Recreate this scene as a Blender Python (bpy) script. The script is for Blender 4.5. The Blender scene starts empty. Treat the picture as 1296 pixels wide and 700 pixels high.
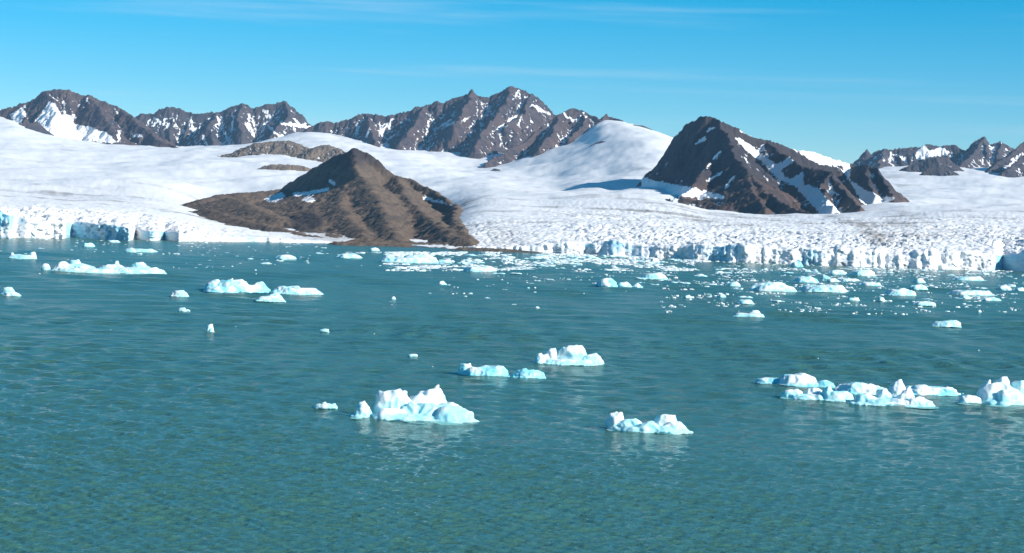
import bpy, bmesh, math, random
import numpy as np

# ---------------------------------------------------------------- camera, sky, sun, exposure
SC = bpy.context.scene
COL = SC.collection
F, CX, HZ, CAMZ, W, HGT = 2400.0, 648.0, 250.0, 40.0, 1296.0, 700.0   # focal length etc. in photo pixels, eye height in m
ROLL = math.radians(2.0)                                              # the picture is tilted: the horizon falls to the right

cam_data = bpy.data.cameras.new('camera')
cam_data.sensor_width = 36.0
cam_data.lens = 36.0 * F / W
cam_data.shift_y = (HZ - HGT / 2) / W
cam_data.clip_start = 0.5
cam_data.clip_end = 60000.0
cam = bpy.data.objects.new('camera', cam_data)
cam.location = (0, 0, CAMZ)
cam.rotation_euler = (math.radians(90), -ROLL, 0)
COL.objects.link(cam)
SC.camera = cam

SUN_EL = math.radians(27)
SUN_AZ = math.radians(-29)
SUN_DIR = (math.cos(SUN_AZ) * math.cos(SUN_EL), math.sin(SUN_AZ) * math.cos(SUN_EL), math.sin(SUN_EL))  # towards the sun: right, a little behind the viewer

world = bpy.data.worlds.new('World')
SC.world = world
world.use_nodes = True
wt = world.node_tree
wt.nodes.clear()
N, L = wt.nodes.new, wt.links.new
wo = N('ShaderNodeOutputWorld')
bg = N('ShaderNodeBackground')
bg.inputs['Strength'].default_value = 0.088
sky = N('ShaderNodeTexSky')
sky.sky_type = 'NISHITA'
sky.sun_disc = False
sky.sun_elevation = SUN_EL
sky.sun_rotation = math.atan2(SUN_DIR[0], SUN_DIR[1])
sky.altitude = 2600
sky.air_density = 1.0
sky.dust_density = 0.0
sky.ozone_density = 5.0
hs = N('ShaderNodeHueSaturation')
hs.inputs['Hue'].default_value = 0.480
hs.inputs['Saturation'].default_value = 1.48
hs.inputs['Value'].default_value = 1.0
L(sky.outputs[0], hs.inputs['Color'])
# thin cirrus drawn out in long horizontal veils
tc = N('ShaderNodeTexCoord')
mp = N('ShaderNodeMapping')
mp.inputs['Scale'].default_value = (2.2, 2.2, 55.0)
mp.inputs['Rotation'].default_value = (0.0, 0.006, 0.0)
mp.inputs['Location'].default_value = (1.58, 0.0, 1.23)
L(tc.outputs['Generated'], mp.inputs[0])
nz = N('ShaderNodeTexNoise')
nz.inputs['Scale'].default_value = 1.0
nz.inputs['Detail'].default_value = 6.0
nz.inputs['Roughness'].default_value = 0.55
nz.inputs['Distortion'].default_value = 0.25
L(mp.outputs[0], nz.inputs['Vector'])
cr = N('ShaderNodeMapRange')
cr.interpolation_type = 'SMOOTHSTEP'
cr.inputs['From Min'].default_value = 0.535
cr.inputs['From Max'].default_value = 0.86
cr.inputs['To Max'].default_value = 0.7
L(nz.outputs[0], cr.inputs['Value'])
mx = N('ShaderNodeMix')
mx.data_type = 'RGBA'
mx.inputs['B'].default_value = (5.2, 6.6, 7.6, 1)
L(cr.outputs[0], mx.inputs['Factor'])
L(hs.outputs[0], mx.inputs['A'])
L(mx.outputs['Result'], bg.inputs['Color'])
L(bg.outputs[0], wo.inputs['Surface'])

sun_data = bpy.data.lights.new('sun', 'SUN')
sun_data.energy = 5.0
sun_data.angle = math.radians(0.5)
sun_data.color = (1.0, 0.95, 0.87)
sun = bpy.data.objects.new('sun', sun_data)
from mathutils import Vector, Matrix
sun.rotation_euler = Vector(SUN_DIR).to_track_quat('Z', 'Y').to_euler()
sun.location = (400, -200, 600)
COL.objects.link(sun)

SC.render.engine = 'CYCLES'
SC.cycles.use_denoising = True
SC.cycles.max_bounces = 6
SC.cycles.volume_bounces = 0
SC.view_settings.view_transform = 'Standard'
SC.view_settings.look = 'None'
SC.view_settings.exposure = 0.56
SC.view_settings.gamma = 1.0

# ---------------------------------------------------------------- helpers
def wx(px, d): return (np.asarray(px, float) - CX) / F * d
def wz(py, d): return CAMZ + (HZ - np.asarray(py, float)) / F * d
def lx(px, py): return CX + (np.asarray(px, float) - CX) * math.cos(ROLL) - (HZ - np.asarray(py, float)) * math.sin(ROLL)
def ly(px, py): return HZ - ((np.asarray(px, float) - CX) * math.sin(ROLL) + (HZ - np.asarray(py, float)) * math.cos(ROLL))   # tilted photo row -> level row
def level(a): return np.stack([lx(a[:, 0], a[:, 1]), ly(a[:, 0], a[:, 1])], 1)
def shore(py): return CAMZ * F / (py - HZ)          # distance of the water surface seen at a photo row

_perm = np.random.RandomState(7).permutation(4096).astype(np.int64)
_grad = np.random.RandomState(8).rand(4096) * 2 * np.pi
_gx, _gy = np.cos(_grad), np.sin(_grad)
_val = np.random.RandomState(9).rand(4096)
_v3 = np.random.RandomState(10).normal(size=(4096, 3)); _v3 /= np.linalg.norm(_v3, axis=1)[:, None]

def _h2(i, j, s=0): return _perm[(_perm[(i + s * 131) & 4095] + j) & 4095]

def gn(x, y, s=0):
    """2D gradient noise, about -0.7..0.7"""
    i = np.floor(x).astype(np.int64); j = np.floor(y).astype(np.int64)
    fx = x - i; fy = y - j
    u = fx**3 * (fx * (fx * 6 - 15) + 10); v = fy**3 * (fy * (fy * 6 - 15) + 10)
    def g(a, b):
        h = _h2(i + a, j + b, s)
        return _gx[h] * (fx - a) + _gy[h] * (fy - b)
    a = g(0, 0) * (1 - u) + g(1, 0) * u
    b = g(0, 1) * (1 - u) + g(1, 1) * u
    return (a * (1 - v) + b * v) * 1.4

def fbm(x, y, o=5, s=0, gain=0.5):
    t = 0; a = 1.0; n = 0
    for k in range(o):
        t = t + a * gn(x * 2**k, y * 2**k, s + k); n += a; a *= gain
    return t / n * 1.5

def ridged(x, y, o=5, s=0, gain=0.5):
    t = 0; a = 1.0; n = 0
    for k in range(o):
        t = t + a * (1 - np.abs(gn(x * 2**k, y * 2**k, s + k)) * 2.0); n += a; a *= gain
    return t / n

def gn3(p, s=0):
    i = np.floor(p).astype(np.int64); f = p - i
    u = f**3 * (f * (f * 6 - 15) + 10)
    r = 0
    for a in (0, 1):
        for b in (0, 1):
            for c in (0, 1):
                h = _perm[(_h2(i[:, 0] + a, i[:, 1] + b, s) + i[:, 2] + c) & 4095]
                g = _v3[h]
                dp = g[:, 0] * (f[:, 0] - a) + g[:, 1] * (f[:, 1] - b) + g[:, 2] * (f[:, 2] - c)
                r = r + dp * (u[:, 0] if a else 1 - u[:, 0]) * (u[:, 1] if b else 1 - u[:, 1]) * (u[:, 2] if c else 1 - u[:, 2])
    return r * 1.4

def voro(x, y, s=0):
    """2D Voronoi: F1, F2, random value of the nearest cell"""
    i = np.floor(x).astype(np.int64); j = np.floor(y).astype(np.int64)
    f1 = np.full(x.shape, 9.0); f2 = np.full(x.shape, 9.0); cid = np.zeros(x.shape)
    for a in (-1, 0, 1):
        for b in (-1, 0, 1):
            h = _h2(i + a, j + b, s)
            qx = i + a + _val[h]; qy = j + b + _val[(h * 7 + 13) & 4095]
            dd = np.hypot(qx - x, qy - y)
            near = dd < f1
            f2 = np.where(near, f1, np.minimum(f2, dd))
            cid = np.where(near, _val[(h * 3 + 5) & 4095], cid)
            f1 = np.where(near, dd, f1)
    return f1, f2, cid

def sstep(a, b, x):
    t = np.clip((x - a) / (b - a), 0, 1)
    return t * t * (3 - 2 * t)

def blur(a, r):
    for ax in (0, 1):
        k = 2 * r + 1
        p = np.pad(a, [(r + 1, r) if q == ax else (0, 0) for q in (0, 1)], mode='edge').cumsum(axis=ax)
        a = (np.take(p, range(k, p.shape[ax]), axis=ax) - np.take(p, range(0, p.shape[ax] - k), axis=ax)) / k
    return a

def new_obj(name, me, mat=None, parent=None, **props):
    o = bpy.data.objects.new(name, me)
    COL.objects.link(o)
    if mat is not None and me is not None and not me.materials: me.materials.append(mat)
    if parent is not None: o.parent = parent
    for k, v in props.items(): o[k] = v
    return o

def mesh_np(name, verts, quads, smooth=True, attrs=None):
    """mesh from numpy arrays, quads or triangles"""
    me = bpy.data.meshes.new(name)
    n = quads.shape[1]
    me.vertices.add(len(verts)); me.vertices.foreach_set('co', np.ascontiguousarray(verts, np.float32).ravel())
    me.loops.add(quads.size); me.loops.foreach_set('vertex_index', np.ascontiguousarray(quads, np.int32).ravel())
    me.polygons.add(len(quads))
    me.polygons.foreach_set('loop_start', np.arange(0, quads.size, n, dtype=np.int32))
    me.polygons.foreach_set('loop_total', np.full(len(quads), n, np.int32))
    me.polygons.foreach_set('use_smooth', np.full(len(quads), smooth, bool))
    me.update(calc_edges=True); me.validate()
    for k, v in (attrs or {}).items():
        at = me.attributes.new(k, 'FLOAT', 'POINT')
        at.data.foreach_set('value', np.ascontiguousarray(v, np.float32).ravel())
    return me

def grid_quads(nr, nc):
    idx = np.arange(nr * nc).reshape(nr, nc)
    return np.stack([idx[:-1, :-1], idx[:-1, 1:], idx[1:, 1:], idx[1:, :-1]], -1).reshape(-1, 4)

def compact(verts, quads, attrs):
    used = np.unique(quads)
    m = np.zeros(len(verts), np.int64); m[used] = np.arange(len(used))
    return verts[used], m[quads], {k: np.ravel(v)[used] for k, v in attrs.items()}

# ---------------------------------------------------------------- materials
class Mat:
    def __init__(s, name):
        s.m = bpy.data.materials.new(name); s.m.use_nodes = True
        s.t = s.m.node_tree; s.t.nodes.clear()
        s.out = s.t.nodes.new('ShaderNodeOutputMaterial')
        s.p = s.t.nodes.new('ShaderNodeBsdfPrincipled')
        s.t.links.new(s.p.outputs[0], s.out.inputs['Surface'])
        s.co = s.t.nodes.new('ShaderNodeNewGeometry').outputs['Position']
    def link(s, a, b): s.t.links.new(a, b)
    def noise(s, scale=(1, 1, 1), detail=5, rough=0.55, dist=0.0, vec=None):
        m = s.t.nodes.new('ShaderNodeMapping'); m.inputs['Scale'].default_value = scale
        s.link(vec or s.co, m.inputs[0])
        n = s.t.nodes.new('ShaderNodeTexNoise')
        n.inputs['Scale'].default_value = 1; n.inputs['Detail'].default_value = detail
        n.inputs['Roughness'].default_value = rough; n.inputs['Distortion'].default_value = dist
        s.link(m.outputs[0], n.inputs['Vector'])
        return n.outputs[0]
    def attr(s, name):
        a = s.t.nodes.new('ShaderNodeAttribute'); a.attribute_name = name
        return a.outputs['Fac']
    def ramp(s, v, lo, hi, a=0.0, b=1.0):
        r = s.t.nodes.new('ShaderNodeMapRange'); r.interpolation_type = 'SMOOTHSTEP'
        r.inputs['From Min'].default_value = lo; r.inputs['From Max'].default_value = hi
        r.inputs['To Min'].default_value = a; r.inputs['To Max'].default_value = b
        s.link(v, r.inputs['Value']); return r.outputs[0]
    def math(s, op, a, b):
        n = s.t.nodes.new('ShaderNodeMath'); n.operation = op
        for k, v in enumerate((a, b)):
            if isinstance(v, (int, float)): n.inputs[k].default_value = v
            else: s.link(v, n.inputs[k])
        return n.outputs[0]
    def mix(s, f, a, b):
        n = s.t.nodes.new('ShaderNodeMix'); n.data_type = 'RGBA'
        for key, v in (('Factor', f), ('A', a), ('B', b)):
            if isinstance(v, tuple): n.inputs[key].default_value = (*v, 1)
            elif isinstance(v, (int, float)): n.inputs[key].default_value = v
            else: s.link(v, n.inputs[key])
        return n.outputs['Result']
    def bump(s, h, strength, distance):
        b = s.t.nodes.new('ShaderNodeBump'); b.inputs['Strength'].default_value = strength
        b.inputs['Distance'].default_value = distance
        s.link(h, b.inputs['Height']); s.link(b.outputs[0], s.p.inputs['Normal'])

SNOW = (0.80, 0.81, 0.83)

def rock_material(name, cols, scale, snow_noise=0.62):
    """rock in three earth tones, streaked down the slope; the 'snow' attribute lays snow over it"""
    M = Mat(name)
    n1 = M.noise((scale * 0.35,) * 3, 4, 0.6, 0.6)
    n2 = M.noise((scale * 2.2, scale * 2.2, scale * 1.0), 5, 0.65)
    n3 = M.noise((scale * 7,) * 3, 3, 0.6)
    c = M.mix(M.ramp(n1, 0.40, 0.62), cols[0], cols[1])
    c = M.mix(M.ramp(n2, 0.47, 0.70), c, cols[2])
    st = M.noise((scale * 0.5, scale * 0.5, scale * 6), 4, 0.6, 0.4)                      # bedding
    c = M.mix(M.ramp(st, 0.46, 0.60, 0.0, 0.5), c, tuple(v * 1.35 for v in cols[0]))
    c = M.mix(M.ramp(M.attr('tone'), 0.0, 1.0), c, cols[3]) if len(cols) > 3 else c
    c = M.mix(M.ramp(n3, 0.35, 0.7, 0.0, 0.3), c, tuple(v * 0.62 for v in cols[2]))
    sn = M.math('ADD', M.attr('snow'), M.math('MULTIPLY', M.math('SUBTRACT', M.noise((scale * 3.5,) * 3, 4, 0.65), 0.5), snow_noise * 2))
    f = M.ramp(sn, 0.46, 0.56)
    c = M.mix(f, c, SNOW)
    M.link(c, M.p.inputs['Base Color'])
    M.p.inputs['Roughness'].default_value = 0.85
    M.p.inputs['Specular IOR Level'].default_value = 0.25
    M.bump(M.math('MULTIPLY', n3, M.math('SUBTRACT', 1.0, f)), 0.7, 1.0 / scale * 0.10)
    return M.m

def glacier_material(name):
    M = Mat(name)
    dirt = M.attr('dirt'); blue = M.attr('blue')
    n = M.noise((0.012, 0.02, 0.06), 5, 0.6, 0.4)
    n2 = M.noise((0.25, 0.25, 0.25), 4, 0.6)
    d = M.ramp(M.math('ADD', dirt, M.math('MULTIPLY', M.math('SUBTRACT', n2, 0.5), 0.7)), 0.25, 0.9)
    c = M.mix(M.ramp(n, 0.35, 0.7), SNOW, (0.755, 0.765, 0.78))
    c = M.mix(M.ramp(blue, 0.15, 1.0), c, (0.27, 0.56, 0.70))  # blue ice tint, deepened to carry the shade of the cliff recesses
    c = M.mix(d, c, (0.34, 0.325, 0.315))
    M.link(c, M.p.inputs['Base Color'])
    M.p.inputs['Roughness'].default_value = 0.65
    M.p.inputs['Specular IOR Level'].default_value = 0.3
    M.bump(n2, 0.5, 0.8)
    return M.m

def ice_material(name, tint, scale):
    """glacier ice: weathered white rind over clear turquoise ice"""
    M = Mat(name)
    n = M.noise((scale, scale, scale * 1.6), 4, 0.55, 0.5)
    n2 = M.noise((scale * 9,) * 3, 4, 0.6)
    f = M.ramp(M.math('ADD', n, M.attr('blue')), 0.46, 0.80)
    c = M.mix(f, (0.75, 0.82, 0.84), tint)
    M.link(c, M.p.inputs['Base Color'])
    M.p.inputs['Roughness'].default_value = 0.42
    M.p.inputs['IOR'].default_value = 1.31
    M.p.inputs['Subsurface Weight'].default_value = 0.55
    M.p.inputs['Subsurface Radius'].default_value = (0.35, 0.8, 1.0)
    M.p.inputs['Subsurface Scale'].default_value = 0.6
    M.bump(n2, 0.35, 0.12)
    return M.m

def water_material():
    M = Mat('fjord_water')
    silt = M.noise((0.006, 0.0025, 1), 4, 0.5, 0.6)
    c = M.mix(M.ramp(silt, 0.35, 0.68), (0.041, 0.126, 0.110), (0.047, 0.141, 0.123))
    M.link(c, M.p.inputs['Base Color'])
    M.link(M.ramp(M.attr('chop'), 0.0, 1.0, 0.08, 0.20), M.p.inputs['Roughness'])
    M.link(M.ramp(M.attr('chop'), 0.0, 1.0, 1.27, 1.22), M.p.inputs['IOR'])
    a = M.noise((0.9, 1.7, 1), 3, 0.55, 0.3)
    b = M.noise((0.16, 0.30, 1), 3, 0.5, 0.4)
    c3 = M.noise((0.045, 0.12, 1), 3, 0.5, 0.4)
    b = M.math('ADD', b, M.math('MULTIPLY', c3, 2.2))
    h = M.math('ADD', M.math('MULTIPLY', a, M.ramp(M.attr('chop'), 0.0, 1.0, 0.62, 1.0)), M.math('MULTIPLY', M.math('MULTIPLY', b, 2.4), M.ramp(M.attr('chop'), 0.0, 1.0, 0.10, 1.0)))
    M.bump(h, 0.9, 0.6)
    return M.m

M_ROCK_FAR = rock_material('far_purple_rock', [(0.074, 0.054, 0.055), (0.036, 0.036, 0.050), (0.110, 0.074, 0.064)], 0.02)
M_ROCK_GREY = rock_material('far_grey_rock', [(0.060, 0.051, 0.058), (0.035, 0.036, 0.050), (0.088, 0.067, 0.062)], 0.02)
M_ROCK_RIGHT = rock_material('shade_tinted_rock', [(0.036, 0.033, 0.041), (0.052, 0.041, 0.043), (0.026, 0.028, 0.038), (0.098, 0.064, 0.052)], 0.04)  # blue-black of the left face's shade mixed into the rock; brown talus below
M_ROCK_HILL = rock_material('brown_scree', [(0.122, 0.091, 0.070), (0.086, 0.068, 0.058), (0.152, 0.110, 0.080), (0.036, 0.033, 0.038)], 0.05)
M_ROCK_BAND = rock_material('ochre_rock', [(0.15, 0.115, 0.085), (0.085, 0.070, 0.062), (0.17, 0.13, 0.095)], 0.03)
M_MORAINE = rock_material('moraine_gravel', [(0.10, 0.085, 0.072), (0.075, 0.066, 0.060), (0.12, 0.10, 0.085)], 0.2)
M_GLACIER = glacier_material('glacier_ice')
M_ICE = ice_material('white_blue_ice', (0.40, 0.74, 0.80), 0.35)
M_ICE_BLUE = ice_material('turquoise_ice', (0.26, 0.68, 0.78), 0.25)
M_WATER = water_material()

# ---------------------------------------------------------------- the fjord
def build_water():
    cols = np.concatenate([np.linspace(-2600, -160, 24), np.linspace(-140, 1436, 610), np.linspace(1460, 3900, 24)])
    rows_y = np.concatenate([np.geomspace(5200, 742, 40)[:-1], np.linspace(742, 330, 500), np.linspace(329, 278, 60)])
    d = shore(rows_y)
    D = np.repeat(d[:, None], len(cols), 1)
    X = (cols[None, :] - CX) / F * D
    Y = D.copy()
    Z = np.zeros_like(X); DX = np.zeros_like(X); DY = np.zeros_like(X)
    sp = np.maximum(np.abs(np.gradient(d))[:, None], np.abs(np.gradient(cols))[None, :] / F * D)   # local mesh spacing
    rng = np.random.RandomState(21)
    near = d < 1500
    Xn, Yn, spn = X[near], Y[near], sp[near]
    gust = np.clip(0.82 + 0.7 * fbm(Xn * 0.006, Yn * 0.010, 4, 40), 0.35, 1.35)
    for k in range(96):
        lam = 0.75 * (3.6 / 0.75) ** rng.rand() if k < 66 else 4.0 * (36 / 4.0) ** rng.rand()
        th = rng.normal(0.18, 0.62 if k < 66 else 0.95)
        kx, ky = math.sin(th) * 2 * math.pi / lam, -math.cos(th) * 2 * math.pi / lam
        amp = (0.0062 if k < 66 else 0.0090) * lam * (1.25 if lam < 2.5 else 1.0 if lam < 3.5 else (3.5 / lam) ** (1.3 if lam < 5.5 else 0.25)) * (0.6 + 0.8 * rng.rand())
        wgt = sstep(1.8, 3.6, lam / spn) * gust
        if k >= 66: wgt = wgt * (1 - 0.9 * sstep(6, 15, lam / spn))
        ph = kx * Xn + ky * Yn + rng.rand() * 6.283
        Z[near] += wgt * amp * np.cos(ph)
        DX[near] -= wgt * amp * 0.8 * math.sin(th) * np.sin(ph)
        DY[near] += wgt * amp * 0.8 * math.cos(th) * np.sin(ph)
    v = np.stack([X + DX, Y + DY, Z], -1).reshape(-1, 3)
    me = mesh_np('water', v, grid_quads(*X.shape), attrs={'chop': np.repeat(sstep(0.2, 2.6, sp[:, sp.shape[1] // 2])[:, None], X.shape[1], 1)})   # share of ripples too fine for the mesh
    return new_obj('water', me, M_WATER, kind='structure', label='teal rippled fjord water in front of the glaciers')
build_water()

# ---------------------------------------------------------------- glacier and upper snowfield (one continuous sheet of ice)
FRONT = level(np.array([(-180, 296), (-60, 299.2), (-10, 300.4), (12, 301.4), (19, 300.2), (30, 301), (80, 302.2), (90, 299.8), (120, 302.2), (163, 305.0), (171, 302.4), (188, 304.4), (200, 304.6), (207, 303.0), (226, 305.9), (233, 305.2),
                  (330, 306.3), (440, 308.2), (520, 311.5), (570, 315.0), (600, 316.8), (640, 318.2), (660, 318.9), (690, 319.9), (740, 321.6), (800, 324.4), (828, 326.0), (842, 326.7), (905, 330.0),
                  (946, 332.2), (956, 332.2), (1040, 335.6), (1110, 337.9), (1180, 340.3), (1258, 342.2), (1268, 341.0), (1300, 344.2), (1480, 348)], float))
TOPY = level(np.array([(-180, 266), (0, 271), (30, 275.5), (60, 276), (100, 279), (140, 283), (165, 286.5), (200, 291), (226, 295), (300, 299.5), (380, 303.5), (440, 306.6), (480, 309.5), (520, 311), (580, 314), (640, 312), (690, 309), (740, 306),
                 (800, 308), (860, 310), (920, 312.5), (1000, 315), (1100, 317), (1200, 319), (1296, 321.5), (1480, 326)], float))
# surface profile behind the front: photo row seen at a distance, per column
PROF = {
    -160: [(3000, 240), (4000, 212), (5000, 185), (6000, 160), (7000, 142), (8600, 130)],
    0:   [(2500, 266), (3000, 246), (4000, 216), (5000, 190), (6000, 165), (6800, 148), (8600, 139)],
    60:  [(2450, 267), (3000, 249), (4000, 220), (5000, 197), (6000, 176), (6800, 168), (8600, 165)],
    200: [(2250, 280), (2600, 263), (3200, 245), (4000, 222), (5000, 202), (6000, 189), (6800, 186), (8600, 188)],
    300: [(2050, 293), (2300, 286), (2600, 282), (3000, 277), (3600, 250), (4200, 222), (5200, 199), (6200, 188), (7000, 183), (8600, 180)],
    400: [(1950, 302), (2150, 300), (2700, 296), (3100, 286), (3700, 246), (4200, 224), (5200, 203), (6200, 187), (6800, 173), (7400, 165), (8600, 168)],
    500: [(1800, 313), (2100, 310), (2600, 302), (3100, 284), (3600, 246), (4200, 228), (5200, 208), (6200, 194), (6800, 187), (8600, 180)],
    600: [(1480, 305), (1600, 296), (1800, 282), (2100, 265), (2600, 251), (3200, 243), (4300, 228), (5300, 219), (6000, 213), (6700, 193), (8600, 187)],
    700: [(1380, 305), (1480, 294), (1700, 280), (2000, 267), (2500, 253), (3100, 245), (4000, 234), (5000, 217), (5600, 202), (6000, 192), (6400, 182), (8600, 178)],
    736: [(1320, 304), (1440, 292), (1670, 278), (2000, 265), (2500, 252), (3100, 244), (3800, 233), (4600, 214), (5200, 200), (5700, 186), (6000, 178), (6300, 167), (6600, 160), (8600, 172)],
    760: [(1280, 304), (1400, 292), (1650, 278), (2000, 264), (2500, 252), (3100, 244), (3800, 232), (4600, 211), (5200, 193), (5700, 174), (6000, 162), (6300, 151), (6600, 148), (8600, 175)],
    810: [(1150, 305), (1300, 292), (1600, 277), (2000, 263), (2500, 252), (3100, 243), (3800, 226), (4600, 203), (5200, 182), (5700, 166), (6000, 159), (6300, 158), (8600, 176)],
    850: [(1120, 307), (1300, 293), (1600, 279), (2000, 266), (2500, 258), (3100, 246), (3800, 229), (4600, 207), (5300, 185), (5800, 174), (6300, 173), (8600, 190)],
    900: [(1110, 309), (1300, 295), (1600, 282), (2000, 274), (2500, 270), (3100, 262), (3900, 243), (4700, 225), (5400, 210), (8600, 200)],
    1000: [(1090, 310), (1250, 299), (1500, 287), (1900, 278.5), (2500, 273), (3200, 267), (4000, 258), (5000, 245), (8600, 225)],
    1100: [(1050, 309), (1200, 299), (1450, 287), (1850, 277), (2500, 268), (3200, 260), (4000, 252), (4600, 246), (5200, 238), (5800, 226), (6300, 217), (6900, 212), (8600, 212)],
    1200: [(1010, 309), (1150, 300), (1400, 288), (1800, 276), (2500, 266), (3300, 259), (4000, 254), (4500, 247), (5100, 236), (5600, 226), (6200, 215), (6800, 208), (8600, 208)],
    1300: [(990, 309), (1120, 301), (1400, 289), (1800, 277), (2500, 266), (3300, 259), (4000, 255), (4500, 248), (5100, 236), (5600, 227), (6200, 219), (6900, 212), (8600, 210)],
    1460: [(960, 312), (1120, 303), (1400, 291), (1800, 278), (2500, 267), (3300, 260), (4000, 256), (4500, 249), (5100, 236), (5600, 222), (6200, 208), (6900, 196), (8600, 190)],
}
_pc = np.array(sorted(PROF), float)
for _c in PROF:   # level rows, and distances stretched between the front and the upper basin
    _fn = float(shore(np.interp(_c, FRONT[:, 0], FRONT[:, 1])))
    _fo = PROF[_c][0][0] - 60.0
    PROF[_c] = [((_fn + 60 + (a - _fo - 60) * (4600 - _fn) / (4500 - _fo)) if a < 4500 else a + 100 * (1 - min(1, (a - 4500) / 1500)), float(ly(_c, b))) for a, b in PROF[_c]]

def ice_front(px): return shore(np.interp(px, FRONT[:, 0], FRONT[:, 1]))

def ice_level(px, d):
    """height of the ice sheet at photo column px and distance d (smooth design surface)"""
    px = np.asarray(px, float); d = np.asarray(d, float)
    fr = shore(np.interp(px, FRONT[:, 0], FRONT[:, 1])); 
    ztop = wz(np.interp(px, TOPY[:, 0], TOPY[:, 1]), fr)
    Zs = []
    for c in _pc:
        a = np.array(PROF[int(c)], float)
        Zs.append(np.interp(d, a[:, 0], wz(a[:, 1], a[:, 0])))
    Zs = np.array(Zs)
    k = np.clip(np.searchsorted(_pc, px) - 1, 0, len(_pc) - 2)
    h = _pc[k + 1] - _pc[k]
    t = np.clip((px - _pc[k]) / h, 0, 1)
    dz = (Zs[1:] - Zs[:-1]) / np.diff(_pc).reshape((-1,) + (1,) * d.ndim)
    m = np.concatenate([dz[:1], np.where(dz[1:] * dz[:-1] > 0, 0.5 * (dz[1:] + dz[:-1]), 0.25 * (dz[1:] + dz[:-1])), dz[-1:]])
    g = lambda A, q: np.take_along_axis(A, q[None], 0)[0]
    t2, t3 = t * t, t * t * t
    z = (2 * t3 - 3 * t2 + 1) * g(Zs, k) + (t3 - 2 * t2 + t) * h * g(m, k) + (-2 * t3 + 3 * t2) * g(Zs, k + 1) + (t3 - t2) * h * g(m, k + 1)
    b = sstep(0, 1, (d - fr) / (0.085 * fr + 20))
    return ztop * (1 - b) + np.maximum(z, ztop * 0.9) * b

def serac_field(X, Y, px, dep):
    """broken ice: height offset, blue tint"""
    right = sstep(640, 760, px)
    left = 1 - sstep(200, 330, px)
    zone = right * (1 - 0.6 * sstep(60, 420, dep) - 0.4 * sstep(420, 1000, dep)) + left * (1 - sstep(30, 330, dep)) * 0.8 + (1 - right) * sstep(560, 620, px) * 0.7 * (1 - sstep(150, 600, dep))
    zone = np.clip(zone, 0, 1) * np.clip(0.62 + 0.9 * fbm(X * 0.013, Y * 0.007, 4, 70), 0.15, 1.15)
    far = 0.10 + 0.20 * right * (1 - sstep(600, 1500, dep))
    wxn = X + 3.0 * fbm(X * 0.08, Y * 0.08, 2, 3); wyn = Y + 3.0 * fbm(X * 0.08, Y * 0.08, 2, 13)
    sc = np.where(px > 560, 1.0, 0.62)
    h = 0; bl = 0
    for s, a, sy, sd in ((0.10, 1.35, 1.0, 1), (0.24, 1.15, 1.0, 2), (0.52, 0.75, 1.0, 3)):
        f1, f2, c = voro(wxn * s * sc, wyn * s * sy * 0.55 * sc, sd)
        e = sstep(0.02, 0.32, f2 - f1)
        h = h + a / sc * ((c - 0.5) * 1.2 + (e - 0.75) * 1.1 + 0.25 * (0.5 - f1))
        bl = bl + a * (1 - e) * 0.5 + a * np.maximum(c - 0.8, 0) * 1.2
    return h * (zone + far * (1 - zone)), zone, bl * zone

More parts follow.
